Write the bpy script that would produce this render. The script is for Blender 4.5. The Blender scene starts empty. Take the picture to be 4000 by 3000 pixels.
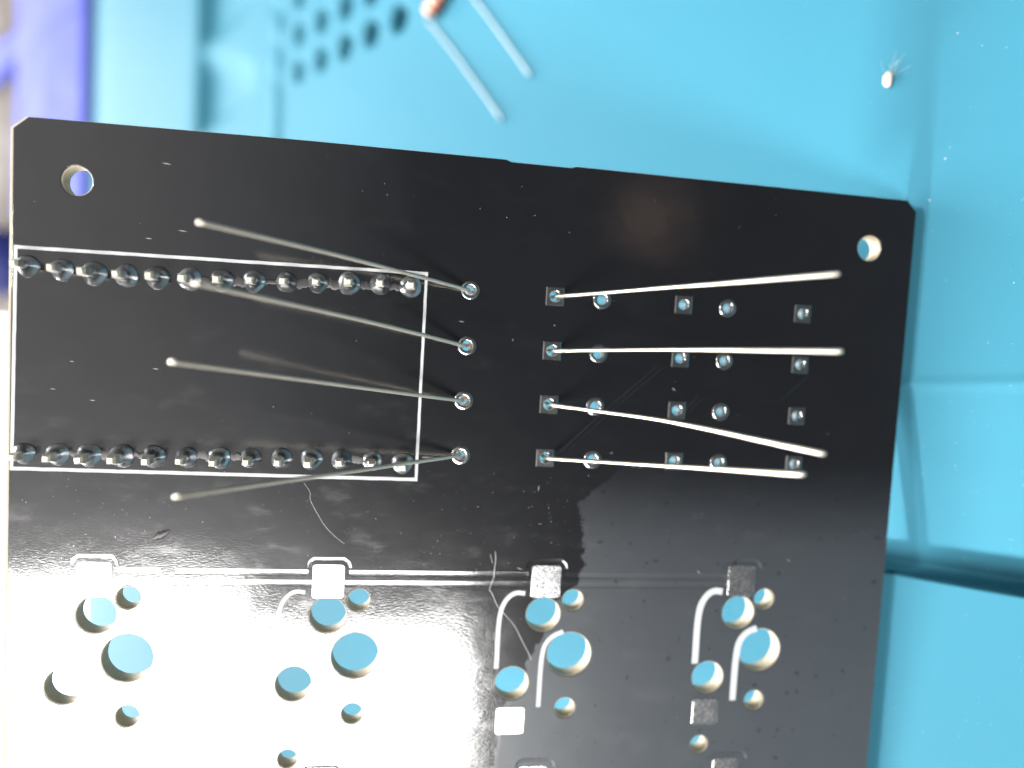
import bpy, math, random
from mathutils import Vector, Matrix

random.seed(7)
MM = 0.001
sc = bpy.context.scene
COL = sc.collection

# ------------------------------------------------------------------ frames
# World: the soldering mat is the plane z = 0, the board's lower (right) edge stands on it.
# Board frame (mm): x along the board, y up the picture, z out of its solder side.
LEAN = math.radians(50)
B0 = Vector((69.6, 16.0, -1.6))
AX = Vector((math.cos(LEAN), 0, math.sin(LEAN)))
AZ = Vector((-math.sin(LEAN), 0, math.cos(LEAN)))
def b2w(p):
    d = Vector(p) - B0
    return Vector((d.dot(AX), d.y, d.dot(AZ))) * MM
BOARD_M = Matrix(((math.cos(LEAN), 0, math.sin(LEAN), 0), (0, 1, 0, 0), (-math.sin(LEAN), 0, math.cos(LEAN), 0), (0, 0, 0, 1)))
BOARD_M.translation = b2w((0, 0, 0))

# ------------------------------------------------------------------ camera
CAM_B = Vector((21.173, 28.881, 64.918))
cam = bpy.data.cameras.new('camera')
cam.sensor_width = 36.0
cam.lens = 36.0 * 2900.0 / 4000.0
cam.clip_start = 0.002
cam.clip_end = 20.0
cam.dof.use_dof = True
cam.dof.focus_distance = 0.0622
cam.dof.aperture_fstop = 26.1 / 2.3          # pupil about 2.3 mm
cam.dof.aperture_blades = 0
camo = bpy.data.objects.new('camera', cam)
COL.objects.link(camo)
fw = Vector((-0.65367, -0.063499, -0.754111)); up = Vector((-0.083691, 0.996427, -0.011359)); rt = Vector((0.752138, 0.055687, -0.656648))
m = Matrix((rt, up, -fw)).transposed().to_4x4()
m.translation = b2w(CAM_B)
camo.matrix_world = m
sc.camera = camo

# ------------------------------------------------------------------ world, lamps, exposure
world = bpy.data.worlds.new('World'); sc.world = world
world.use_nodes = True
bg = world.node_tree.nodes['Background']
bg.inputs['Color'].default_value = (0.80, 0.90, 1.0, 1)
bg.inputs['Strength'].default_value = 0.10

def area(name, x0, x1, y0, y1, dist, radiance, color):
    """A lamp placed so that the board mirrors it over the patch x0..x1, y0..y1 (mm on the board)."""
    C = CAM_B; Cm = Vector((C.x, C.y, -C.z))
    mid = Vector(((x0 + x1) / 2, (y0 + y1) / 2, 0))
    d = (mid - Cm); k = dist / d.length
    pos = Cm + d * k
    w, h = (x1 - x0) * k, (y1 - y0) * k
    L = bpy.data.lights.new(name, 'AREA'); L.shape = 'RECTANGLE'
    L.size = w * MM; L.size_y = h * MM
    L.energy = radiance * 4 * (w * MM) * (h * MM)
    L.color = color
    o = bpy.data.objects.new(name, L); COL.objects.link(o)
    o.matrix_world = BOARD_M @ Matrix.Translation(pos * MM)   # its -z faces the board, parallel to it
    return o
area('window_pane_light', -16, 8.8, -17, 5.8, 620, 43, (1.0, 0.985, 0.96))
area('window_pane_light', 9.4, 28.6, -17, 1.6, 620, 43, (1.0, 0.985, 0.96))
for i, (xe, col) in enumerate(((-9, (1.0, .97, .93)), (-4, (1.0, .97, .93)), (1, (1.0, .95, .9)), (5, (1.0, .92, .87)), (9, (1.0, .92, .87)), (13, (.98, .98, 1.0)), (17, (.95, .98, 1.0)), (21, (.95, .98, 1.0)))):
    area('bright_wall_light', -70, xe, -12, 75, 740 + 15 * i, 0.095, col)
area('added_warm_glow_light', 40.5, 46.5, 37.5, 43, 700, 0.45, (1.0, 0.66, 0.5))  # added so the board mirrors a warm blob; no such lamp known

def spot(name, src, tgt, energy, ang, blend, color, radius=0.08):
    L = bpy.data.lights.new(name, 'SPOT'); L.energy = energy; L.spot_size = math.radians(ang); L.spot_blend = blend
    L.color = color; L.shadow_soft_size = radius
    o = bpy.data.objects.new(name, L); COL.objects.link(o)
    o.location = Vector(src) * MM
    o.rotation_euler = (Vector(tgt) * MM - o.location).to_track_quat('-Z', 'Y').to_euler()
    return o
def panel(name, src, tgt, w, h, radiance, color):
    L = bpy.data.lights.new(name, 'AREA'); L.shape = 'RECTANGLE'; L.size = w * MM; L.size_y = h * MM
    L.energy = radiance * 4 * w * h * MM * MM; L.color = color
    o = bpy.data.objects.new(name, L); COL.objects.link(o); o.location = Vector(src) * MM
    o.rotation_euler = (Vector(tgt) * MM - o.location).to_track_quat('-Z', 'Y').to_euler()
panel('far_window_light', (-560, -40, 215), (-80, 20, 0), 620, 260, 36, (1.0, 0.99, 0.97))
spot('added_sun_patch_light', (-292, -477, 364), (20, -50, 0), 620, 8, 0.7, (1.0, 0.98, 0.94))  # added spot, brightens the lower right mat like a patch of sun
spot('added_sun_patch_light', (-420, -120, 620), (-172, 78, 0), 34, 17, 0.9, (1.0, 0.98, 0.94))  # second added spot, brightens the far left of the mat
spot('added_mat_fill_light', (-330, 200, 560), (-62, 55, 0), 125, 12, 1.0, (1.0, 0.99, 0.97), 0.06)  # unseen fill spot added to lift the mat past the board's top edge

vs = sc.view_settings
vs.view_transform = 'Standard'; vs.look = 'None'; vs.exposure = 0.0; vs.gamma = 1.0; vs.use_curve_mapping = False
sc.cycles.max_bounces = 8
sc.cycles.caustics_reflective = False
sc.cycles.caustics_refractive = False
sc.cycles.sample_clamp_indirect = 4.0

# ------------------------------------------------------------------ helpers
def tag(o, label=None, cat=None, group=None, kind=None):
    if label: o['label'] = label
    if cat: o['category'] = cat
    if group: o['group'] = group
    if kind: o['kind'] = kind
    return o
def link(name, me, mat=None, parent=None, loc=None):
    o = bpy.data.objects.new(name, me); COL.objects.link(o)
    if mat and me and not me.materials: me.materials.append(mat)
    if parent: o.parent = parent
    if loc: o.location = Vector(loc) * MM
    return o
def empty(name, mat4=None):
    o = bpy.data.objects.new(name, None); COL.objects.link(o); o.empty_display_size = 0.005
    if mat4 is not None: o.matrix_world = mat4
    return o
def mesh(name, vs_, fs, smooth=False):
    me = bpy.data.meshes.new(name)
    me.from_pydata([(v[0] * MM, v[1] * MM, v[2] * MM) for v in vs_], [], fs)
    me.validate(); me.update()
    if smooth:
        for p in me.polygons: p.use_smooth = True
    return me
def circle(cx, cy, r, n=40, wob=0.0):
    ph = random.random() * 6.28
    return [(cx + r * (1 + wob * math.sin(3 * t + ph)) * math.cos(t), cy + r * (1 + wob * math.cos(2 * t + ph)) * math.sin(t)) for t in (2 * math.pi * i / n for i in range(n))]
def filled(name, outer, holes, z0, z1, bevel=0.0, res=2):
    """Flat plate between z0 and z1 (mm) with through holes."""
    cu = bpy.data.curves.new(name, 'CURVE'); cu.dimensions = '2D'; cu.fill_mode = 'BOTH'
    for loop in [outer] + holes:
        sp = cu.splines.new('POLY'); sp.points.add(len(loop) - 1); sp.use_cyclic_u = True
        for pt, (x, y) in zip(sp.points, loop): pt.co = (x, y, 0, 1)
    cu.extrude = (z1 - z0) / 2 - bevel
    cu.bevel_depth = bevel; cu.bevel_resolution = res; cu.offset = -bevel
    o = bpy.data.objects.new('tmp', cu); COL.objects.link(o)
    dg = bpy.context.evaluated_depsgraph_get(); dg.update()
    me = bpy.data.meshes.new_from_object(o.evaluated_get(dg))
    bpy.data.objects.remove(o); bpy.data.curves.remove(cu)
    me.name = name
    zc = (z0 + z1) / 2
    for v in me.vertices: v.co = Vector((v.co.x, v.co.y, v.co.z + zc)) * MM
    me.materials.clear()
    return me
def lathe(name, prof, n=24, smooth=True, cap=False):
    v = []; f = []
    for r, z in prof:
        for i in range(n):
            t = 2 * math.pi * i / n; v.append((r * math.cos(t), r * math.sin(t), z))
    for k in range(len(prof) - 1):
        for i in range(n):
            j = (i + 1) % n; f.append((k * n + i, k * n + j, (k + 1) * n + j, (k + 1) * n + i))
    if cap: f.append(tuple((len(prof) - 1) * n + i for i in range(n)))
    return mesh(name, v, f, smooth)
def tube(name, pts, rad, n=12, cut=0.0):
    pts = [Vector(p) for p in pts]; v = []; f = []
    nrm = None
    for k, p in enumerate(pts):
        t = (pts[min(k + 1, len(pts) - 1)] - pts[max(k - 1, 0)]).normalized()
        if nrm is None:
            nrm = t.orthogonal().normalized()
        nrm = (nrm - t * nrm.dot(t)).normalized(); bn = t.cross(nrm)
        r = rad[k] if isinstance(rad, (list, tuple)) else rad
        for i in range(n):
            a = 2 * math.pi * i / n
            off = (nrm * math.cos(a) + bn * math.sin(a)) * r
            q = p + off
            if k == len(pts) - 1 and cut: q = q + t * (math.cos(a) * r * cut)
            v.append(q)
    for k in range(len(pts) - 1):
        for i in range(n):
            j = (i + 1) % n; f.append((k * n + i, k * n + j, (k + 1) * n + j, (k + 1) * n + i))
    f.append(tuple(reversed(range(n)))); f.append(tuple((len(pts) - 1) * n + i for i in range(n)))
    me = mesh(name, v, f)
    for p in me.polygons: p.use_smooth = len(p.vertices) == 4
    return me
def smoothpath(pts, it=3):
    pts = [Vector(p) for p in pts]
    for _ in range(it):
        q = [pts[0]]
        for a, b in zip(pts, pts[1:]): q += [a * .75 + b * .25, a * .25 + b * .75]
        q.append(pts[-1]); pts = q
    return pts
def ribbon(name, pts, w, z0, z1, closed=False, wob=0.0, chamf=0.0):
    """Printed or plated strip following a polyline on the board: top at z1, sloped sides down to z0."""
    P = [Vector((p[0], p[1])) for p in pts]; n = len(P); v = []; f = []
    for k, p in enumerate(P):
        a = P[(k - 1) % n] if (closed or k > 0) else None
        b = P[(k + 1) % n] if (closed or k < n - 1) else None
        d1 = (p - a).normalized() if a is not None else None
        d2 = (b - p).normalized() if b is not None else None
        d1 = d1 or d2; d2 = d2 or d1
        n1 = Vector((-d1.y, d1.x)); n2 = Vector((-d2.y, d2.x)); mi = (n1 + n2)
        mi = mi / max(mi.dot(n1), 0.4)
        hw = w / 2 * (1 + random.uniform(-wob, wob))
        for s, z in ((hw + chamf, z0), (hw, z1), (-hw, z1), (-hw - chamf, z0)): v.append((p.x + mi.x * s, p.y + mi.y * s, z))
    m_ = n if closed else n - 1
    for k in range(m_):
        a, b = k * 4, ((k + 1) % n) * 4
        for i in range(3): f.append((a + i, a + i + 1, b + i + 1, b + i))
    if not closed:
        f.append((0, 1, 2, 3)[::-1]); e = (n - 1) * 4; f.append((e, e + 1, e + 2, e + 3))
    return mesh(name, v, f)
def offset_poly(pts, w):
    P = [Vector(p) for p in pts]; L_ = []; R_ = []
    for k, p in enumerate(P):
        d1 = (p - P[k - 1]).normalized() if k else (P[1] - p).normalized()
        d2 = (P[k + 1] - p).normalized() if k < len(P) - 1 else d1
        n1 = Vector((-d1.y, d1.x)); n2 = Vector((-d2.y, d2.x)); mi = n1 + n2; mi = mi / max(mi.dot(n1), .4)
        L_.append(tuple(p + mi * w / 2)); R_.append(tuple(p - mi * w / 2))
    return L_ + R_[::-1]
def densify(pts, step):
    out = []
    for a, b in zip(pts, pts[1:]):
        a, b = Vector(a), Vector(b); n = max(1, int((b - a).length / step))
        out += [a.lerp(b, i / n) for i in range(n)]
    return out + [Vector(pts[-1])]

# ------------------------------------------------------------------ materials
class NT:
    def __init__(s, name):
        s.m = bpy.data.materials.new(name); s.m.use_nodes = True; s.t = s.m.node_tree
        s.b = s.t.nodes['Principled BSDF']
        s.tc = s.t.nodes.new('ShaderNodeTexCoord')
    def n(s, ty, **kw):
        nd = s.t.nodes.new(ty)
        for k, v in kw.items():
            if k.startswith('_'): setattr(nd, k[1:], v)
            else: nd.inputs[k].default_value = v
        return nd
    def l(s, a, b): s.t.links.new(a, b)
    def noise(s, scale, detail=3, rough=.5, vec=None, dist=0):
        nd = s.n('ShaderNodeTexNoise', Scale=scale, Detail=detail, Roughness=rough, Distortion=dist)
        s.l(vec or s.tc.outputs['Object'], nd.inputs['Vector']); return nd.outputs['Fac']
    def math(s, op, a, b=None, c=None, clamp=False):
        nd = s.t.nodes.new('ShaderNodeMath'); nd.operation = op; nd.use_clamp = clamp
        for i, x in enumerate((a, b, c)):
            if x is None: continue
            if isinstance(x, (int, float)): nd.inputs[i].default_value = x
            else: s.l(x, nd.inputs[i])
        return nd.outputs[0]
    def ramp(s, v, lo, hi, o0=0.0, o1=1.0, smooth=True):
        nd = s.t.nodes.new('ShaderNodeMapRange'); nd.interpolation_type = 'SMOOTHSTEP' if smooth else 'LINEAR'
        s.l(v, nd.inputs[0])
        for i, x in zip((1, 2, 3, 4), (lo, hi, o0, o1)): nd.inputs[i].default_value = x
        return nd.outputs[0]
    def mix(s, f, a, b):
        nd = s.t.nodes.new('ShaderNodeMix'); nd.data_type = 'RGBA'
        for i, x in ((0, f), (6, a), (7, b)):
            if isinstance(x, (tuple, float, int)): nd.inputs[i].default_value = x if not isinstance(x, tuple) else (*x, 1)
            else: s.l(x, nd.inputs[i])
        return nd.outputs[2]
    def bump(s, h, dist, strength=1.0, nrm=None):
        nd = s.t.nodes.new('ShaderNodeBump'); nd.inputs['Distance'].default_value = dist; nd.inputs['Strength'].default_value = strength
        s.l(h, nd.inputs['Height'])
        if nrm: s.l(nrm, nd.inputs['Normal'])
        return nd.outputs[0]
    def set(s, **kw):
        for k, v in kw.items():
            i = s.b.inputs[k.replace('_', ' ')]
            if hasattr(v, 'links') or hasattr(v, 'is_linked'): s.l(v, i)
            else: i.default_value = (*v, 1) if isinstance(v, tuple) and len(v) == 3 else v
        return s.m

def make_mask():
    s = NT('black_solder_mask')
    sep = s.t.nodes.new('ShaderNodeSeparateXYZ'); s.l(s.tc.outputs['Object'], sep.inputs[0])
    x, y = sep.outputs[0], sep.outputs[1]
    # greasy film with a ragged edge over the lower right of the board
    t = s.math('MULTIPLY_ADD', y, 1 / .06, .5)          # y -30..30 mm -> 0..1
    fc = s.t.nodes.new('ShaderNodeFloatCurve'); s.l(t, fc.inputs['Value'])
    cv = fc.mapping.curves[0]
    pts = [(-30, 30), (-12, 31.5), (-4, 33), (0, 34.8), (2.8, 36.3), (5, 37), (7, 38.6), (11, 38.9), (14, 38.5), (17, 41.5), (24, 46), (30, 50)]
    while len(cv.points) < len(pts): cv.points.new(.5, .5)
    for p, (yy, xx) in zip(cv.points, pts): p.location = (yy / 60 + .5, xx / 60)
    fc.mapping.update()
    edge = s.math('MULTIPLY', fc.outputs[0], .06)
    d = s.math('SUBTRACT', x, edge)
    nz = s.noise(900, 4, .6)
    d = s.math('ADD', d, s.math('MULTIPLY', s.math('SUBTRACT', nz, .5), .0022))
    film = s.ramp(d, -.00015, .0003)
    up = s.ramp(y, .008, .0195, 1, 0)
    film = s.math('MULTIPLY', film, up)
    spots = s.ramp(s.noise(1100, 2, .4), .66, .74, 1, .6)
    film = s.math('MULTIPLY', film, spots)
    low = s.ramp(y, -.012, .014, 1.25, .8)
    filmc = s.math('MULTIPLY', film, low)
    blotch = s.noise(160, 4, .6)
    c0 = s.mix(blotch, (.0030, .0033, .0045), (.0050, .0050, .0058))
    col = s.mix(s.math('MULTIPLY', filmc, .8), c0, (.033, .038, .044))
    dust = s.ramp(s.noise(5200, 2, .5), .70, .76)
    dpatch = s.ramp(s.noise(110, 3, .6), .45, .7)
    dl = s.ramp(y, .006, .020, 1, .12)
    col = s.mix(s.math('MULTIPLY', s.math('MULTIPLY', dust, dpatch), s.math('MULTIPLY', dl, .12)), col, (.55, .55, .55))
    rough = s.math('ADD', s.math('MULTIPLY', film, .21), s.math('MULTIPLY_ADD', blotch, .07, .07))
    mp2 = s.t.nodes.new('ShaderNodeMapping'); s.l(s.tc.outputs['Object'], mp2.inputs[0])
    mp2.inputs['Rotation'].default_value = (0, 0, math.radians(32)); mp2.inputs['Scale'].default_value = (1, 2.2, 1)
    rough = s.math('ADD', rough, s.ramp(s.noise(190, 5, .65, mp2.outputs[0]), .50, .72, 0, .08))
    # fine orange peel, brushed slightly on the diagonal
    mp = s.t.nodes.new('ShaderNodeMapping'); s.l(s.tc.outputs['Object'], mp.inputs[0])
    mp.inputs['Rotation'].default_value = (0, 0, math.radians(-40)); mp.inputs['Scale'].default_value = (1, 2.6, 1)
    pe = s.noise(2600, 3, .55, mp.outputs[0])
    wave = s.noise(210, 2, .5)
    nb = s.bump(wave, 2.2e-5)
    amt = s.ramp(y, .0, .018, 1, .35)
    nb = s.bump(s.math('MULTIPLY', pe, amt), 5.5e-6, 1.0, nb)
    s.l(nb, s.b.inputs['Coat Normal'])
    return s.set(Base_Color=col, Roughness=s.math('MULTIPLY_ADD', film, .15, .30), Normal=nb, Specular_IOR_Level=.12, Coat_Weight=s.math('MULTIPLY_ADD', film, -.58, .85), Coat_Roughness=rough, Coat_IOR=1.80)
M_MASK = make_mask()

def simple(name, c, rough, metal=0.0, nscale=None, namt=.3, bump=None, c2=None, **kw):
    s = NT(name)
    if nscale:
        f = s.noise(nscale, 4, .6)
        s.set(Base_Color=s.mix(f, c, c2 or tuple(v * (1 - namt) for v in c)), Roughness=s.ramp(f, .25, .75, rough * .8, min(1, rough * 1.25)))
        if bump: s.set(Normal=s.bump(f, bump))
    else: s.set(Base_Color=c, Roughness=rough)
    return s.set(Metallic=metal, **kw)
M_FR4 = simple('fibreglass', (.35, .30, .215), .6, nscale=2500, c2=(.29, .25, .18), bump=1e-5)
M_SILK = simple('white_silkscreen_ink', (.38, .39, .39), .55, nscale=3000, namt=.16, bump=4e-6)
M_STRIP = simple('pale_grey_strip', (.30, .31, .31), .6, nscale=900, namt=.3)  # grey for the thin strip beside the left outline
M_TIN = simple('tinned_pad', (.60, .60, .60), .24, 1.0, nscale=4200, namt=.2, bump=9e-6)
M_PLATE = simple('plated_hole', (.60, .59, .57), .18, 1.0, nscale=3000, namt=.35, bump=6e-6)
M_SOLDER = simple('solder', (.50, .51, .52), .33, 1.0, nscale=1500, namt=.3, bump=2.5e-5)
M_PIN = simple('gold_tinned_pin', (.74, .69, .58), .46, .7, nscale=2000, namt=.2)
M_CUT = simple('cut_metal_face', (.70, .69, .66), .38, 1.0, nscale=2600, namt=.15, bump=1e-5)
def make_lead():
    s = NT('tinned_lead_wire')
    mp = s.t.nodes.new('ShaderNodeMapping'); s.l(s.tc.outputs['Object'], mp.inputs[0]); mp.inputs['Scale'].default_value = (.25, 3, 3)
    f = s.noise(1500, 4, .6, mp.outputs[0])
    return s.set(Base_Color=s.mix(f, (.56, .515, .43), (.48, .44, .37)), Roughness=s.ramp(f, .2, .8, .36, .48), Metallic=.88, Normal=s.bump(f, 5e-6))
M_LEAD = make_lead()
M_OLD = simple('dull_lead_wire', (.17, .19, .21), .45, .8, nscale=1200, namt=.2)
def make_matm():
    s = NT('blue_silicone')
    f = s.noise(22, 4, .6); g = s.noise(900, 3, .5)
    sc_ = s.ramp(s.noise(2600, 2, .5), .72, .78)
    c = s.mix(f, (.0160, .078, .111), (.0185, .084, .120))
    c = s.mix(s.math('MULTIPLY', sc_, .10), c, (.75, .85, .9))
    return s.set(Base_Color=c, Roughness=s.ramp(g, .3, .7, .58, .70), Specular_IOR_Level=.05, Normal=s.bump(g, 1.2e-5))
M_MAT = make_matm()
M_LAV = simple('lavender_plastic', (.062, .072, .25), .8, nscale=60, namt=.12, Specular_IOR_Level=.02)
M_NAVY = simple('navy_plastic', (.02, .03, .16), .5, nscale=80, namt=.2)
M_DESK = simple('brown_desk_wood', (.050, .042, .037), .8, nscale=35, namt=.35, Specular_IOR_Level=.05)
M_SUNDESK = simple('sunlit_desk_white', (.60, .58, .55), .8, nscale=200, namt=.06)  # white that paints sunlight on the desk
M_BODY = simple('tan_resistor_body', (.62, .30, .19), .4, nscale=300, namt=.15)
M_BAND1 = simple('brown_band', (.10, .035, .02), .4)
M_BAND2 = simple('red_band', (.42, .05, .03), .4)
M_LINT = simple('pale_lint', (.34, .34, .33), .8)
M_HAIR = simple('pale_hair', (.42, .41, .39), .7)
M_FLUFF = simple('beige_fluff', (.40, .34, .26), .9)
M_FLUX = NT('flux_residue').set(Base_Color=(.012, .011, .010), Roughness=.5, Specular_IOR_Level=.6)

# ------------------------------------------------------------------ desk and mat (the setting)
desk = link('desk', mesh('desk', [(-900, -700, -4.2), (500, -700, -4.2), (500, 700, -4.2), (-900, 700, -4.2)], [(0, 1, 2, 3)]), M_DESK)
tag(desk, 'grey brown wooden desk top beyond the blue mat', 'desk', kind='structure')

def sstep(a, b, x):
    t = min(1, max(0, (x - a) / (b - a))); return t * t * (3 - 2 * t)
HOLES = []
for i in range(6):
    for j in range(3):
        HOLES.append((-78.0 - 7.15 * i + .3 * j * -1, 63.6 - .75 * i + 7.0 * j))
def mat_h(X, Y):
    h = 0.0
    # far rim and the pocketed strip beside it
    h += 1.3 * sstep(-141, -148, X) - 0.6 * sstep(-196, -203, X)
    h += .9 * math.exp(-((X + 114.3) / 1.1) ** 2)
    if -145 < X < -117:
        k = (Y - 62.0) / 19.0; fr = abs(k - round(k)) * 19
        e = ((X + 143) / 19) ** 2 + (fr / 7.6) ** 2
        h -= 1.4 * sstep(1.4, .15, e)
    for hx, hy in HOLES:
        r2 = ((X - hx) / 1.55) ** 2 + ((Y - hy) / 1.75) ** 2
        if r2 < 3: h -= (1.5 + .045 * max(-15, hx + 100)) * sstep(2.1, .2, r2)
    # near end: a crease, a sloping strip and a step down to the tray
    f = sstep(-70, -50, X)
    yc = 10.2 + .1 * X
    h += f * .22 * math.exp(-((Y - yc) / .35) ** 2)
    yg = -8.4 + .06 * X
    if Y > yg: h -= f * .165 * max(0, yc - Y) * sstep(yg - .05, yg + .5, Y)
    return h
def lines(segs):
    out = []
    for a, b, st in segs:
        n = max(1, round((b - a) / st)); out += [a + (b - a) * i / n for i in range(n)]
    return out + [segs[-1][1]]
gx = lines([(-207, -150, 4), (-150, -112, 1.0), (-112, -70, .45), (-70, -20, 3), (-20, 60, 4)])
gy = lines([(-160, -30, 6), (-30, -11, 2), (-11, -5, .1), (-5, 8, 1.0), (8, 13, .2), (13, 45, 1.6), (45, 56, 1), (56, 84, .45), (84, 140, 2)])
mv = []; mf = []
for Y in gy:
    for X in gx: mv.append((X, Y, mat_h(X, Y)))
nx, ny = len(gx), len(gy)
for j in range(ny - 1):
    for i in range(nx - 1): a = j * nx + i; mf.append((a, a + 1, a + nx + 1, a + nx))
ring = [i for i in range(nx)] + [j * nx + nx - 1 for j in range(1, ny)] + [(ny - 1) * nx + i for i in range(nx - 2, -1, -1)] + [j * nx for j in range(ny - 2, 0, -1)]
base = len(mv)
for r in ring: mv.append((mv[r][0], mv[r][1], -4.15))
for k in range(len(ring)):
    q = (k + 1) % len(ring); mf.append((ring[q], ring[k], base + k, base + q))
mat_o = link('soldering_mat', mesh('soldering_mat', mv, mf, True), M_MAT)
tag(mat_o, 'sky blue silicone soldering mat with round screw holes and a raised far rim', 'mat')

# things beyond the far edge of the mat
def box(name, x0, x1, y0, y1, z0, z1, bev=.8):
    o_ = [(x0, y0), (x1, y0), (x1, y1), (x0, y1)]
    return filled(name, o_, [], z0, z1, bev, 2)
bx = empty('lavender_box', Matrix.Translation(Vector((-238, 105, -3.2)) * MM))
tag(bx, 'lavender plastic box lying beyond the far rim of the mat', 'box')
def local(me, c):
    for v in me.vertices: v.co -= Vector(c) * MM
    return me
cB = (-238, 105, -3.2)
link('lid', local(box('lid', -267, -208.6, 42, 190, -4.1, 3.0, 1.2), cB), M_LAV, bx)
link('tab', local(box('tab', -330, -267.2, 94.5, 104, -4.1, 2.0, 1.0), cB), M_LAV, bx)
link('lid_seam', local(box('lid_seam', -266, -209.6, 95.6, 96.4, 2.6, 3.4, .3), cB), M_LAV, bx)
nv = link('navy_case', box('navy_case', -345, -284, 18, 40, -4.1, 6, 1.5), M_NAVY)
tag(nv, 'dark navy case at the left edge beside the circuit board', 'case')
pp = link('sunlit_desk_patch', box('sunlit_desk_patch', -400, -209, -260, 9, -4.1, -3.9, .02), M_SUNDESK)  # thin white sheet standing in for the sunlit stretch of desk
tag(pp, 'white patch painted as sunlit desk beyond the mat, lower left behind the board', 'sunlit patch')

# ------------------------------------------------------------------ circuit board
board = empty('circuit_board', BOARD_M)
tag(board, 'black circuit board leaning up from the blue mat, solder side showing', 'circuit board')

KEYS = [dict(c=(.10, .12), s1=(.08, 5.30), s2=(.2, -4.95), h1=(-2.42, 3.86), h2=(-4.80, -2.25), p1=(-2.60, 7.05), p2=(-5.0, -5.9)),
        dict(c=(18.90, .08), s1=(19.02, 5.10), s2=(18.86, -5.2), h1=(16.42, 3.76), h2=(13.72, -2.40), p1=(16.36, 6.95), p2=(13.8, -6.0)),
        dict(c=(38.28, -.02), s1=(38.33, 5.08), s2=(38.19, -5.12), h1=(35.62, 3.72), h2=(33.07, -2.70), p1=(35.70, 6.98), p2=(33.08, -6.20)),
        dict(c=(57.08, .18), s1=(57.15, 5.15), s2=(56.90, -4.82), h1=(54.60, 3.84), h2=(52.00, -2.46), p1=(54.66, 7.12), p2=(51.97, -5.80))]
ROW2 = -18.75
PADS = [[(27.41, 32.71), (27.37, 27.86), (27.33, 23.04), (27.31, 18.19)],
        [(34.97, 32.65), (34.98, 27.83), (34.99, 23.01), (34.93, 18.17)],
        [(39.30, 32.61), (39.28, 27.78), (39.28, 22.98), (39.33, 18.13)],
        [(46.98, 32.65), (47.02, 27.76), (47.03, 22.96), (47.10, 18.22)],
        [(51.26, 32.60), (51.31, 27.74), (51.33, 22.99), (51.48, 18.20)],
        [(58.74, 32.53), (58.90, 27.75), (58.95, 22.90), (59.07, 18.25)]]
SQUARE = {1, 3, 5}
UP = [(-7.95, 32.35), (-5.46, 32.22), (-3.03, 32.10), (-.62, 32.08), (1.76, 32.10), (4.25, 32.14), (6.8, 32.2), (9.35, 32.28), (11.95, 32.4), (14.5, 32.52), (17.08, 32.62), (19.68, 32.7), (22.25, 32.72)]
DN = [(-8.05, 17.3), (-5.55, 17.28), (-3.15, 17.28), (-.66, 17.3), (1.86, 17.33), (4.4, 17.35), (7.02, 17.37), (9.55, 17.42), (12.08, 17.46), (14.55, 17.5), (17.05, 17.52), (19.66, 17.47), (22.26, 17.35)]
MOUNT = [(65.03, 39.10), (-4.48, 39.35)]

def outline(inL, inO):
    xl, xr, yt, yb = -9.42 + inL, 69.6 - inO, 44.15 - inO, -31 + inO
    o_ = [(xl, yb), (xr, yb), (xr, yt - 1.25), (xr - 1.0, yt - .25)]
    o_ += [(36.2, yt), (35.8, yt - .14), (30.4, yt - .12), (30.0, yt + .05), (13, yt + .08), (xl + 1.1, yt - .1), (xl, yt - 1.05)]
    return o_
drill = []
for k in KEYS:
    for q, r in (('c', 2.04), ('s1', .95), ('s2', .92), ('h1', 1.56), ('h2', 1.52)): drill.append((k[q][0], k[q][1], r))
    if k is KEYS[1] or k is KEYS[3]: drill.append((k['c'][0] - 5.45, k['c'][1] - 9.25, .82))
    for q, r in (('s1', .92), ('h1', 1.52), ('c', 2.02)): drill.append((k[q][0] - .1, k[q][1] + ROW2, r))
for p in MOUNT: drill.append((*p, 1.12))
tht = [(x, y, .47) for c in PADS for x, y in c]
def holes_(grow, tgrow=0.0): return [circle(x, y, r + grow, 40) for x, y, r in drill] + [circle(x, y, r + tgrow, 24) for x, y, r in tht]
link('substrate', filled('substrate', outline(0, 0), holes_(0), -1.6, -.09, .05, 1), M_FR4, board)
link('mask_floor', filled('mask_floor', outline(.22, .04), holes_(.07), -.088, -.05), M_MASK, board)
# clearance grooves in the copper pour, seen as sunken lines under the mask
GRV = []
def groove(pts, w):
    GRV.append(offset_poly(pts, w))
    P = [Vector(p) for p in pts]; n = 6; v = []; f = []
    for k, p in enumerate(P):
        d1 = (p - P[k - 1]).normalized() if k else (P[1] - p).normalized()
        d2 = (P[k + 1] - p).normalized() if k < len(P) - 1 else d1
        n1 = Vector((-d1.y, d1.x)); n2 = Vector((-d2.y, d2.x)); mi = n1 + n2; mi = mi / max(mi.dot(n1), .4)
        for i in range(n):
            t = i / (n - 1); q = p + mi * (w * (t - .5) * 1.08); v.append((q.x, q.y, -.028 * (1 - t ** 3) - .006))
    for k in range(len(P) - 1):
        for i in range(n - 1): a = k * n + i; f.append((a + 1, a, a + n, a + n + 1))
    link('groove_floor', mesh('groove_floor', v, f, True), M_MASK, board)
gw = .50
xs = [k['p1'][0] for k in KEYS]
yu = lambda x: 7.62 - (x + 1) * .0065
yl = lambda x: 6.66 - (x + 1) * .004
def hline(fn, a, b): groove([(a, fn(a)), (b, fn(b))], gw)
hline(yu, xs[0] + 1.75, 2.55); hline(yu, 3.75, xs[1] - 1.75)
hline(yl, xs[0] + 1.42, xs[1] - 1.42)
for i in (1, 2):
    hline(yu, xs[i] + 1.75, xs[i + 1] - 1.75); hline(yl, xs[i] + 1.42, xs[i + 1] - 1.42)
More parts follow.
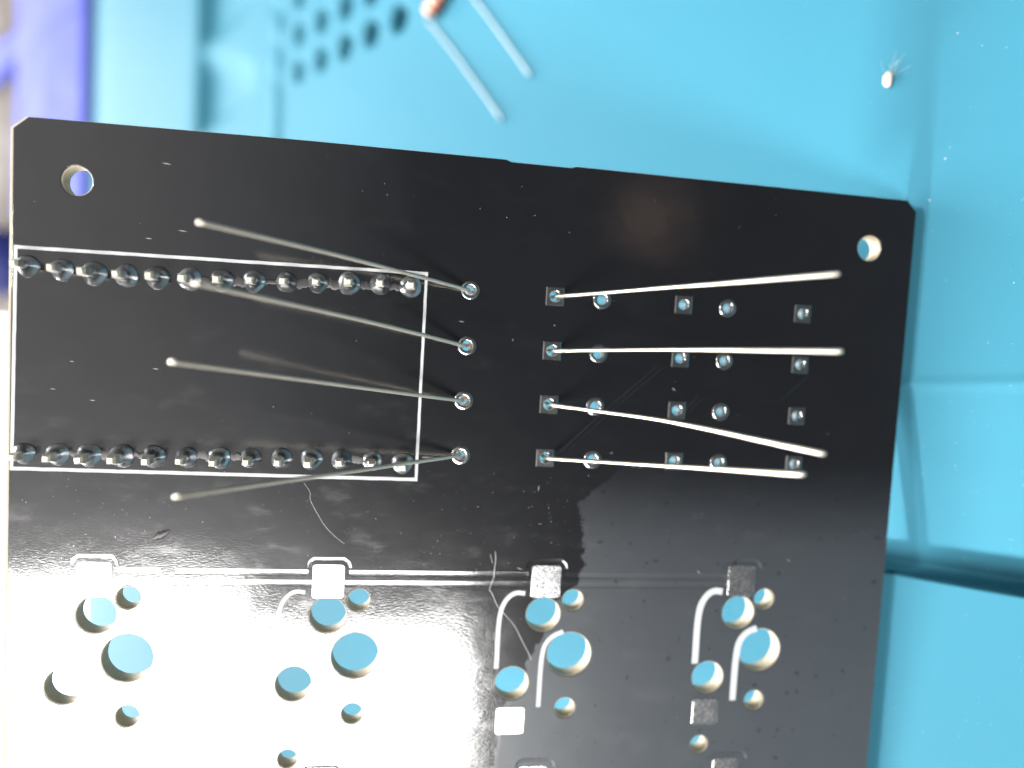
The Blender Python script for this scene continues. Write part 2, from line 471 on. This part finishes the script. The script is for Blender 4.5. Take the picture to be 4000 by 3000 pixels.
for k in KEYS:
    x, y = k['p1']
    groove([(x - 1.75, y + 1.0), (x - 1.62, y + 1.45), (x - 1.25, y + 1.75), (x + 1.25, y + 1.75), (x + 1.62, y + 1.45), (x + 1.75, y + 1.0)], .36)
    groove([(x - 1.75, y + 1.0 + ROW2), (x - 1.62, y + 1.45 + ROW2), (x - 1.25, y + 1.75 + ROW2), (x + 1.25, y + 1.75 + ROW2), (x + 1.62, y + 1.45 + ROW2), (x + 1.75, y + 1.0 + ROW2)], .30)
link('solder_mask', filled('solder_mask', outline(.26, .05), holes_(.10, .02) + GRV, -.055, 0.0, .025, 2), M_MASK, board)
link('back_mask', filled('back_mask', outline(.26, .05), holes_(.05, .05), -1.66, -1.602), M_MASK, board)

# faint raised traces under the mask
for pts in ([(48.14, 23.0), (49.13, 24.28), (57.04, 24.36), (59.57, 26.79)], [(36.4, 18.6), (40.24, 22.41), (45.0, 26.76), (46.6, 27.4)],
            [(44, 29.6), (57, 29.8), (58.6, 30.6)]):
    link('trace', ribbon('trace', pts, .40, -.004, .018, chamf=.05), M_MASK, board)

# socket solder pads
def rrect(w, h, r, n=4):
    o_ = []
    for cx, cy, a0 in ((w / 2 - r, h / 2 - r, 0), (-w / 2 + r, h / 2 - r, 90), (-w / 2 + r, -h / 2 + r, 180), (w / 2 - r, -h / 2 + r, 270)):
        for i in range(n + 1): t = math.radians(a0 + 90 * i / n); o_.append((cx + r * math.cos(t), cy + r * math.sin(t)))
    return o_
PADME = filled('solder_pad', rrect(2.62, 2.55, .28), [], -.02, .075, .03, 2); PADME.materials.append(M_TIN)
PADTALL = filled('solder_pad', rrect(2.72, 3.0, .28), [], -.02, .075, .03, 2); PADTALL.materials.append(M_TIN)
for k in KEYS:
    link('solder_pad', PADTALL, None, board, (k['p1'][0], k['p1'][1] - .17, 0))
    link('solder_pad', PADME, None, board, (k['p2'][0], k['p2'][1], 0))
    link('solder_pad', PADME, None, board, (k['p1'][0] - .2, k['p1'][1] + ROW2 - .1, 0))

# plated through holes
RND = lathe('round_hole_pad', [(.455, -1.68), (.45, -1.6), (.45, -.02), (.47, .035), (.52, .055), (.76, .05), (.80, .03), (.82, -.02)], 28); RND.materials.append(M_PLATE)
def square_pad():
    n = 32; v = []; f = []
    ringz = [(.455, -1.68), (.45, -.02), (.47, .035), (.52, .055)]
    for r, z in ringz:
        for i in range(n): t = 2 * math.pi * i / n; v.append((r * math.cos(t), r * math.sin(t), z))
    for hw, z in ((.76, .055), (.80, .035), (.80, -.02)):
        for i in range(n):
            t = 2 * math.pi * i / n; c, s_ = math.cos(t), math.sin(t); q = hw / max(abs(c), abs(s_)); v.append((c * q, s_ * q, z))
    for k in range(6):
        for i in range(n): j = (i + 1) % n; f.append((k * n + i, k * n + j, (k + 1) * n + j, (k + 1) * n + i))
    me = mesh('square_hole_pad', v, f)
    for p in me.polygons: p.use_smooth = p.index < 3 * n
    me.materials.append(M_PLATE); return me
SQR = square_pad()
for j, c in enumerate(PADS):
    for x, y in c:
        o = link('square_hole_pad' if j in SQUARE else 'round_hole_pad', SQR if j in SQUARE else RND, None, board, (x, y, 0))

# white printed outlines
def jit(pts, step=.8, a=.012): return [(p.x + random.uniform(-a, a), p.y + random.uniform(-a, a)) for p in densify([Vector(q) for q in pts], step)]
TL, TR, BR, BL = (-8.88, 33.80), (23.56, 33.90), (23.50, 15.92), (-8.98, 16.02)
for a, b, w in ((TL, TR, .27), (TR, BR, .25), (BR, BL, .30), (BL, TL, .27)):
    a_, b_ = Vector(a), Vector(b); d = (b_ - a_).normalized() * .13
    link('silkscreen_line', ribbon('silkscreen_line', jit([a_ - d, b_ + d]), w, -.01, .022 + .004 * (a in (TR, BL)), wob=.06), M_SILK, board)
link('pale_edge_strip', ribbon('pale_edge_strip', jit([(-9.02, 16.2), (-8.97, 33.9)]), .10, -.01, .012, wob=.1), M_STRIP, board)  # thin pale grey strip between the left outline and the board edge
A1 = [(-4.45, 5.72), (-5.3, 5.85), (-6.1, 5.3), (-6.62, 4.2), (-6.75, 2.4), (-6.72, .5), (-6.72, -1.25)]
A2 = [(-.70, 2.16), (-1.7, 1.75), (-2.35, .95), (-2.55, .0), (-2.62, -1.6), (-2.62, -4.95)]
for i, k in enumerate(KEYS):
    cx, cy = k['c']
    w = (.34, .34, .42, .62)[i]; dx = (0, 0, 0, .22)[i]
    for A in (A1, A2):
        link('silkscreen_arc', ribbon('silkscreen_arc', [(p.x, p.y) for p in smoothpath([(cx + a + dx, cy + b, 0) for a, b in A], 2)], w, -.01, .024), M_SILK, board)

# header pins with their solder fillets
FIL = [lathe('solder_joint', [(.94, -.01), (.93, .05), (.86, .16), (.70, .34 + e), (.56, .58 + e), (.46, .85 + e), (.40, 1.15 + e), (.30, 1.22 + e)], 20) for e in (0, .1, -.06)]
for me in FIL:
    for v in me.vertices:
        q = 1 + .10 * math.sin(3 * math.atan2(v.co.y, v.co.x) + random.random() * .5) * (1 if v.co.z > 1e-4 else .4); v.co.x *= q; v.co.y *= q
    me.materials.append(M_SOLDER)
def pin_mesh():
    a = .31; b = .17
    prof = [(-a, .0), (a, .0)]
    v = []; f = []
    for hw, z in ((a, -.1), (a, 2.30), (b, 2.62)):
        for sx, sy in ((-1, -1), (1, -1), (1, 1), (-1, 1)): v.append((sx * hw, sy * hw, z))
    for k in range(2):
        for i in range(4): j = (i + 1) % 4; f.append((k * 4 + i, k * 4 + j, (k + 1) * 4 + j, (k + 1) * 4 + i))
    f.append((8, 9, 10, 11)); me = mesh('pin', v, f); me.materials.append(M_PIN); return me
PIN = pin_mesh()
for row in (UP, DN):
    for i, (x, y) in enumerate(row):
        j = link('solder_joint', random.choice(FIL), None, board, (x, y, .003))
        j.rotation_euler = (0, 0, random.uniform(0, 6.28)); j.scale = (random.uniform(.92, 1.06),) * 2 + (random.uniform(.85, 1.1),)
        p = link('pin', PIN, None, j); p.rotation_euler = (random.uniform(-.03, .03), random.uniform(-.03, .03), -j.rotation_euler[2] + random.uniform(-.08, .08))

# shiny flux left between the lower pins
def blob_mesh(name, pts, w, h):
    v = []; f = []; n = 8
    for k, (x, y) in enumerate(pts):
        t = k / (len(pts) - 1); e = math.sin(math.pi * t) ** .5 if 0 < t < 1 else .05
        for i in range(n):
            a = math.pi * i / (n - 1); ww = w * e * random.uniform(.8, 1.2)
            v.append((x, y + math.cos(a) * ww, -.004 + h * e * math.sin(a)))
    for k in range(len(pts) - 1):
        for i in range(n - 1): a = k * n + i; f.append((a, a + 1, a + n + 1, a + n))
    return mesh(name, v, f, True)
for row, dy in ((DN, .05), (UP, -.1)):
    for (x0, y0), (x1, y1) in zip(row, row[1:]):
        if random.random() < .4:
            n = 9; link('flux_residue', blob_mesh('flux_residue', [(x0 + (x1 - x0) * (.12 + .76 * i / n), (y0 + y1) / 2 + dy + random.uniform(-.12, .12)) for i in range(n + 1)], random.uniform(.2, .45), random.uniform(.02, .05)), M_FLUX, board)
link('flux_residue', blob_mesh('flux_residue', [(23.9 + .14 * i, 17.92 + random.uniform(-.03, .03)) for i in range(10)], .16, .06), M_FLUX, board)
link('flux_residue', blob_mesh('flux_residue', [(1.7 + .2 * i, 10.35 + .08 * i + random.uniform(-.1, .1)) for i in range(9)], .34, .10), M_FLUX, board)

# ------------------------------------------------------------------ resistors pushed through the board
def resistor_body(name):
    return lathe(name, [(.02, -3.1), (.75, -3.08), (1.08, -2.8), (1.15, -2.4), (1.12, -1.9), (.95, -1.5), (.93, 1.5), (1.12, 1.9), (1.15, 2.4), (1.08, 2.8), (.75, 3.08), (.02, 3.1)], 24)
BODY = resistor_body('body'); BODY.materials.append(M_BODY)
BANDS = []
for z, mt in ((-2.3, M_BAND1), (-1.0, M_BAND2), (0.1, M_BAND1), (1.2, M_BAND2)):
    r = 1.165 if abs(z) > 1.9 else .955
    b = lathe('colour_band', [(r - .03, z - .3), (r, z - .28), (r, z + .28), (r - .03, z + .3)], 24); b.materials.append(mt); BANDS.append(b)
TIPL = [(7.63, 35.46, 11.09), (7.51, 31.3, 11.33), (6.2, 25.87, 11.47), (6.92, 16.76, 12.18)]
TIPR = [(50.6, 34.36, 18.02), (51.05, 29.13, 18.43), (50.22, 22.13, 18.75), (48.94, 20.64, 18.64)]
SAG = [(0, 0), (0, .25), (0, 0), (0, 0)]
ROWW = ['top row', 'second row from the top', 'third row from the top', 'bottom row']
LOOK = ['topmost pair of splayed silver resistor leads, the right one rising to the right', 'resistor with level right lead, second pair of leads from the top',
        'resistor whose right lead bends down midway, third pair of leads from the top', 'lowest resistor, its left lead crossing the bottom white outline']
RW = .165
for i in range(4):
    (lx, ly), (rx, ry) = PADS[0][i], PADS[1][i]
    cx, cy = (lx + rx) / 2, (ly + ry) / 2
    root = empty('resistor', BOARD_M @ Matrix.Translation(Vector((cx, cy, -3.0)) * MM))
    tag(root, LOOK[i], 'resistor', 'resistors standing in the board')
    bo = link('body', BODY, None, root); bo.rotation_euler = (0, math.pi / 2, 0)
    for b in BANDS:
        o = link('colour_band', b, None, bo)
    for side, (hx, hy), tip in ((-1, (lx, ly), TIPL[i]), (1, (rx, ry), TIPR[i])):
        o_ = Vector((cx, cy, -3.0))
        T = Vector(tip); H = Vector((hx + side * .14, hy, .25)); d = (T - H)
        kink = Vector((0, 0, 0))
        pts = [(cx + side * 3.0, cy, -3.0), (cx + side * 3.6, cy, -3.0), (hx + side * .02, hy, -2.7), (hx + side * .05, hy, -1.2), (hx + side * .08, hy, -.05), H + d * .02]
        for t in (.12, .3, .45, .6, .8):
            q = H + d * t
            bow = math.sin(math.pi * t)
            if side > 0 and i == 2: q += Vector((0, .42, 0)) * (t / .5 if t < .5 else (1 - t) / .5)
            elif side > 0 and i == 1: q += Vector((0, .12, 0)) * bow
            else: q += Vector((0, random.uniform(-.02, .02) + (.14 if side < 0 and i in (0, 1) else 0) * bow, 0))
            pts.append(q)
        pts.append(T)
        sp = [p - o_ for p in smoothpath(pts, 2)]
        le = link('lead', tube('lead', sp, RW, 14, cut=.45), M_LEAD, root)
        t_ = (sp[-1] - sp[-2]).normalized()
        cut = tube('cut_end', [sp[-1] + t_ * .05, sp[-1] + t_ * .13], [RW * .9, RW * .75], 10, cut=.3)
        link('cut_end', cut, M_LEAD, le)

# loose resistor lying on the mat
ra = Vector((-70.4, 61.4, .3)); rb = Vector((-64.6, 66.6, .3))
root = empty('resistor', Matrix.Translation(Vector((-67.5, 64.0, 0)) * MM))
tag(root, 'loose resistor lying on the blue mat, both leads pointing at the board', 'resistor')
o_ = Vector((-67.5, 64.0, 0))
ax = (rb - ra).normalized()
bo = link('body', BODY, None, root, (-67.5 + o_.x * -1 , 0, 0))
mid = (ra + rb) / 2 + Vector((0, 0, .85))
bo.location = (mid - o_) * MM; bo.rotation_euler = ax.to_track_quat('Z', 'Y').to_euler()
for b in BANDS: link('colour_band', b, None, bo)
for st, en, sg in ((ra, Vector((-53.6, 43.6, .5)), -1), (rb, Vector((-48.8, 48.9, .5)), 1)):
    pts = [mid + ax * sg * 3.0, mid + ax * sg * 3.8, st + ax * sg * .4, st.lerp(en, .1), st.lerp(en, .5) + Vector((.2, 0, 0)), en]
    link('lead', tube('lead', [p - o_ for p in smoothpath(pts, 2)], .17, 12), M_OLD, root)

# ------------------------------------------------------------------ dust, lint and fibres
def fibre(name, pts, r, label, M_=M_HAIR, frame=BOARD_M, z=.05):
    o0 = Vector((pts[0][0], pts[0][1], 0))
    P = smoothpath([(x - o0.x, y - o0.y, z + .04 * math.sin(i * 1.3)) for i, (x, y) in enumerate(pts)], 2)
    o = link(name, tube(name, P, r, 6), M_)
    o.matrix_world = frame @ Matrix.Translation(o0 * MM)
    tag(o, label, 'fibre'); return o
fibre('hair_fibre', [(30.88, 9.56), (30.96, 8.73), (30.86, 7.97), (30.93, 7.33), (30.68, 6.63), (30.5, 6.02), (30.77, 5.8), (31.26, 4.67), (31.53, 4.32), (32.14, 3.67), (33.02, 2.77), (33.39, 2.05), (33.89, 1.14), (34.46, .15), (34.76, -.5)], .02, 'long kinked pale hair crossing the third white socket outline')
fibre('hair_fibre', [(13.97, 15.4), (14.36, 14.91), (14.59, 14.47), (14.5, 14.02), (14.78, 13.47), (15.36, 12.48), (15.93, 11.6), (16.71, 10.82), (17.6, 10.1)], .017, 'fine pale hair on the board below the bottom white outline')
fibre('hair_fibre', [(30.45, 9.3), (30.55, 8.9), (30.7, 8.5)], .013, 'tiny pale hair beside the upper end of the long kinked hair')
fibre('hair_fibre', [(20.1, 2.6), (20.6, 3.3), (21.1, 3.6), (21.7, 3.75)], .015, 'short curved hair beside the second large hole')

def flecks(name, spots, M_, frame, label, cat, z=.01):
    v = []; f = []
    for x, y, L_, w, a in spots:
        c, s_ = math.cos(a), math.sin(a); b = len(v)
        hh = w * .6
        for dx, dy, dz in ((-L_, 0, 0), (0, -w, 0), (L_, 0, 0), (0, w, 0), (0, 0, hh)):
            v.append((x + dx * c - dy * s_, y + dx * s_ + dy * c, z + dz))
        for i in range(4): f.append((b + i, b + (i + 1) % 4, b + 4))
    o = link(name, mesh(name, v, f), M_)
    o.matrix_world = frame
    tag(o, label, cat, kind='stuff'); return o
def clear(x, y, pad=.15):
    return all((x - a) ** 2 + (y - b) ** 2 > (r + pad) ** 2 for a, b, r in drill) and all((x - a) ** 2 + (y - b) ** 2 > .8 for a, b, r in tht)
sp = []
for _ in range(330):
    x = random.uniform(-8.5, 40); y = random.gauss(10.5, 4.0)
    if -12 < y < 17 and clear(x, y) and random.random() < (.35 + .65 * math.exp(-((x - 30) / 9) ** 2) + .5 * math.exp(-((x + 2) / 6) ** 2)):
        s_ = random.choice((.012, .015, .018, .02, .03)); sp.append((x, y, s_ * random.uniform(1, 1.8), s_, random.uniform(0, 3.1)))
for _ in range(100):
    x = random.uniform(-8.5, 69); y = random.uniform(-12, 43.5)
    if clear(x, y): s_ = random.choice((.012, .018, .025)); sp.append((x, y, s_ * random.uniform(1, 3), s_, random.uniform(0, 3.1)))
for x, y, L_, a in ((26.8, 29.95, .3, -.05), (35.1, 30.1, .10, .4), (34.5, 15.4, .35, 1.4), (31.4, 28.6, .12, 1.2), (29.1, 13.6, .10, 0), (33.2, 8.0, .42, -.35), (37.2, 8.6, .3, -1), (46.6, 24.9, .2, -.7), (-4.6, 24.9, .25, -.1), (-6.0, 22.6, .3, -.1), (-3.0, 21.8, .3, -.1), (1.8, 24.6, .35, -.1), (2.2, 41.3, .5, -.1), (3.6, 36.0, .5, -.1), (1.0, 35.2, .35, 0), (41.1, 18.8, .16, .3), (43.2, 17.6, .1, .3), (43.9, 17.55, .08, .3), (59.3, 9.0, .25, -.6), (50.3, 7.8, .3, -.7)):
    sp.append((x, y, L_ * .8, .03, a))
flecks('dust_specks', sp, M_LINT, BOARD_M, 'pale dust specks scattered over the black board', 'dust')
ms = []
for _ in range(80):
    X = random.uniform(-30, 20); Y = random.uniform(-30, 62)
    if abs(Y + 8.4) < 2 or abs(Y - 10.3) < .8: continue
    s_ = random.choice((.012, .018, .02, .04)); ms.append((X, Y, s_ * random.uniform(1, 2.5), s_, random.uniform(0, 3.1)))
for X, Y, L_ in ((3.1, 43.4, .13), (9.4, 20.2, .10), (3.0, 31.9, .16), (2.0, 28.1, .22), (9.6, 27.7, .22), (11.2, 38, .15), (10, 42.5, .2)):
    ms.append((X, Y, L_ * .7, .05, random.uniform(0, 3)))
v = []; f = []
for x, y, L_, w, a in ms:
    c, s_ = math.cos(a), math.sin(a); b = len(v); z = mat_h(x, y) + .005
    for dx, dy, dz in ((-L_, 0, 0), (0, -w, 0), (L_, 0, 0), (0, w, 0), (0, 0, w * .7)): v.append((x + dx * c - dy * s_, y + dx * s_ + dy * c, z + dz))
    for i in range(4): f.append((b + i, b + (i + 1) % 4, b + 4))
tag(link('mat_lint', mesh('mat_lint', v, f), M_LINT), 'white lint specks scattered over the blue mat', 'lint', kind='stuff')

# lint tuft on the mat, upper right
tuft = empty('lint_tuft', Matrix.Translation(Vector((-2.6, 40.1, 0)) * MM))
tag(tuft, 'small beige lint tuft with stray fibres on the mat at upper right', 'lint')
v = []; f = []; n = 14
for k in range(8):
    ph = math.pi * k / 7
    for i in range(n):
        a = 2 * math.pi * i / n; q = random.uniform(.7, 1.2); v.append((.42 * q * math.sin(ph) * math.cos(a), .72 * q * math.sin(ph) * math.sin(a), .25 + .25 * math.cos(ph) * q))
for k in range(7):
    for i in range(n): j = (i + 1) % n; f.append((k * n + i, k * n + j, (k + 1) * n + j, (k + 1) * n + i))
link('clump', mesh('clump', v, f, True), M_FLUFF, tuft)
for k in range(12):
    a = random.uniform(.5, 2.7); r0 = random.uniform(.1, .5); L_ = random.uniform(.6, 1.8) * (1.6 if k < 8 else .7)
    P = [(r0 * math.cos(a), r0 * math.sin(a), .15)]
    for q in range(4): a += random.uniform(-.5, .5); P.append((P[-1][0] + L_ / 4 * math.cos(a), P[-1][1] + L_ / 4 * math.sin(a), max(.03, P[-1][2] + random.uniform(-.06, .05))))
    link('strand', tube('strand', smoothpath(P, 2), .006, 5), M_FLUFF, tuft)
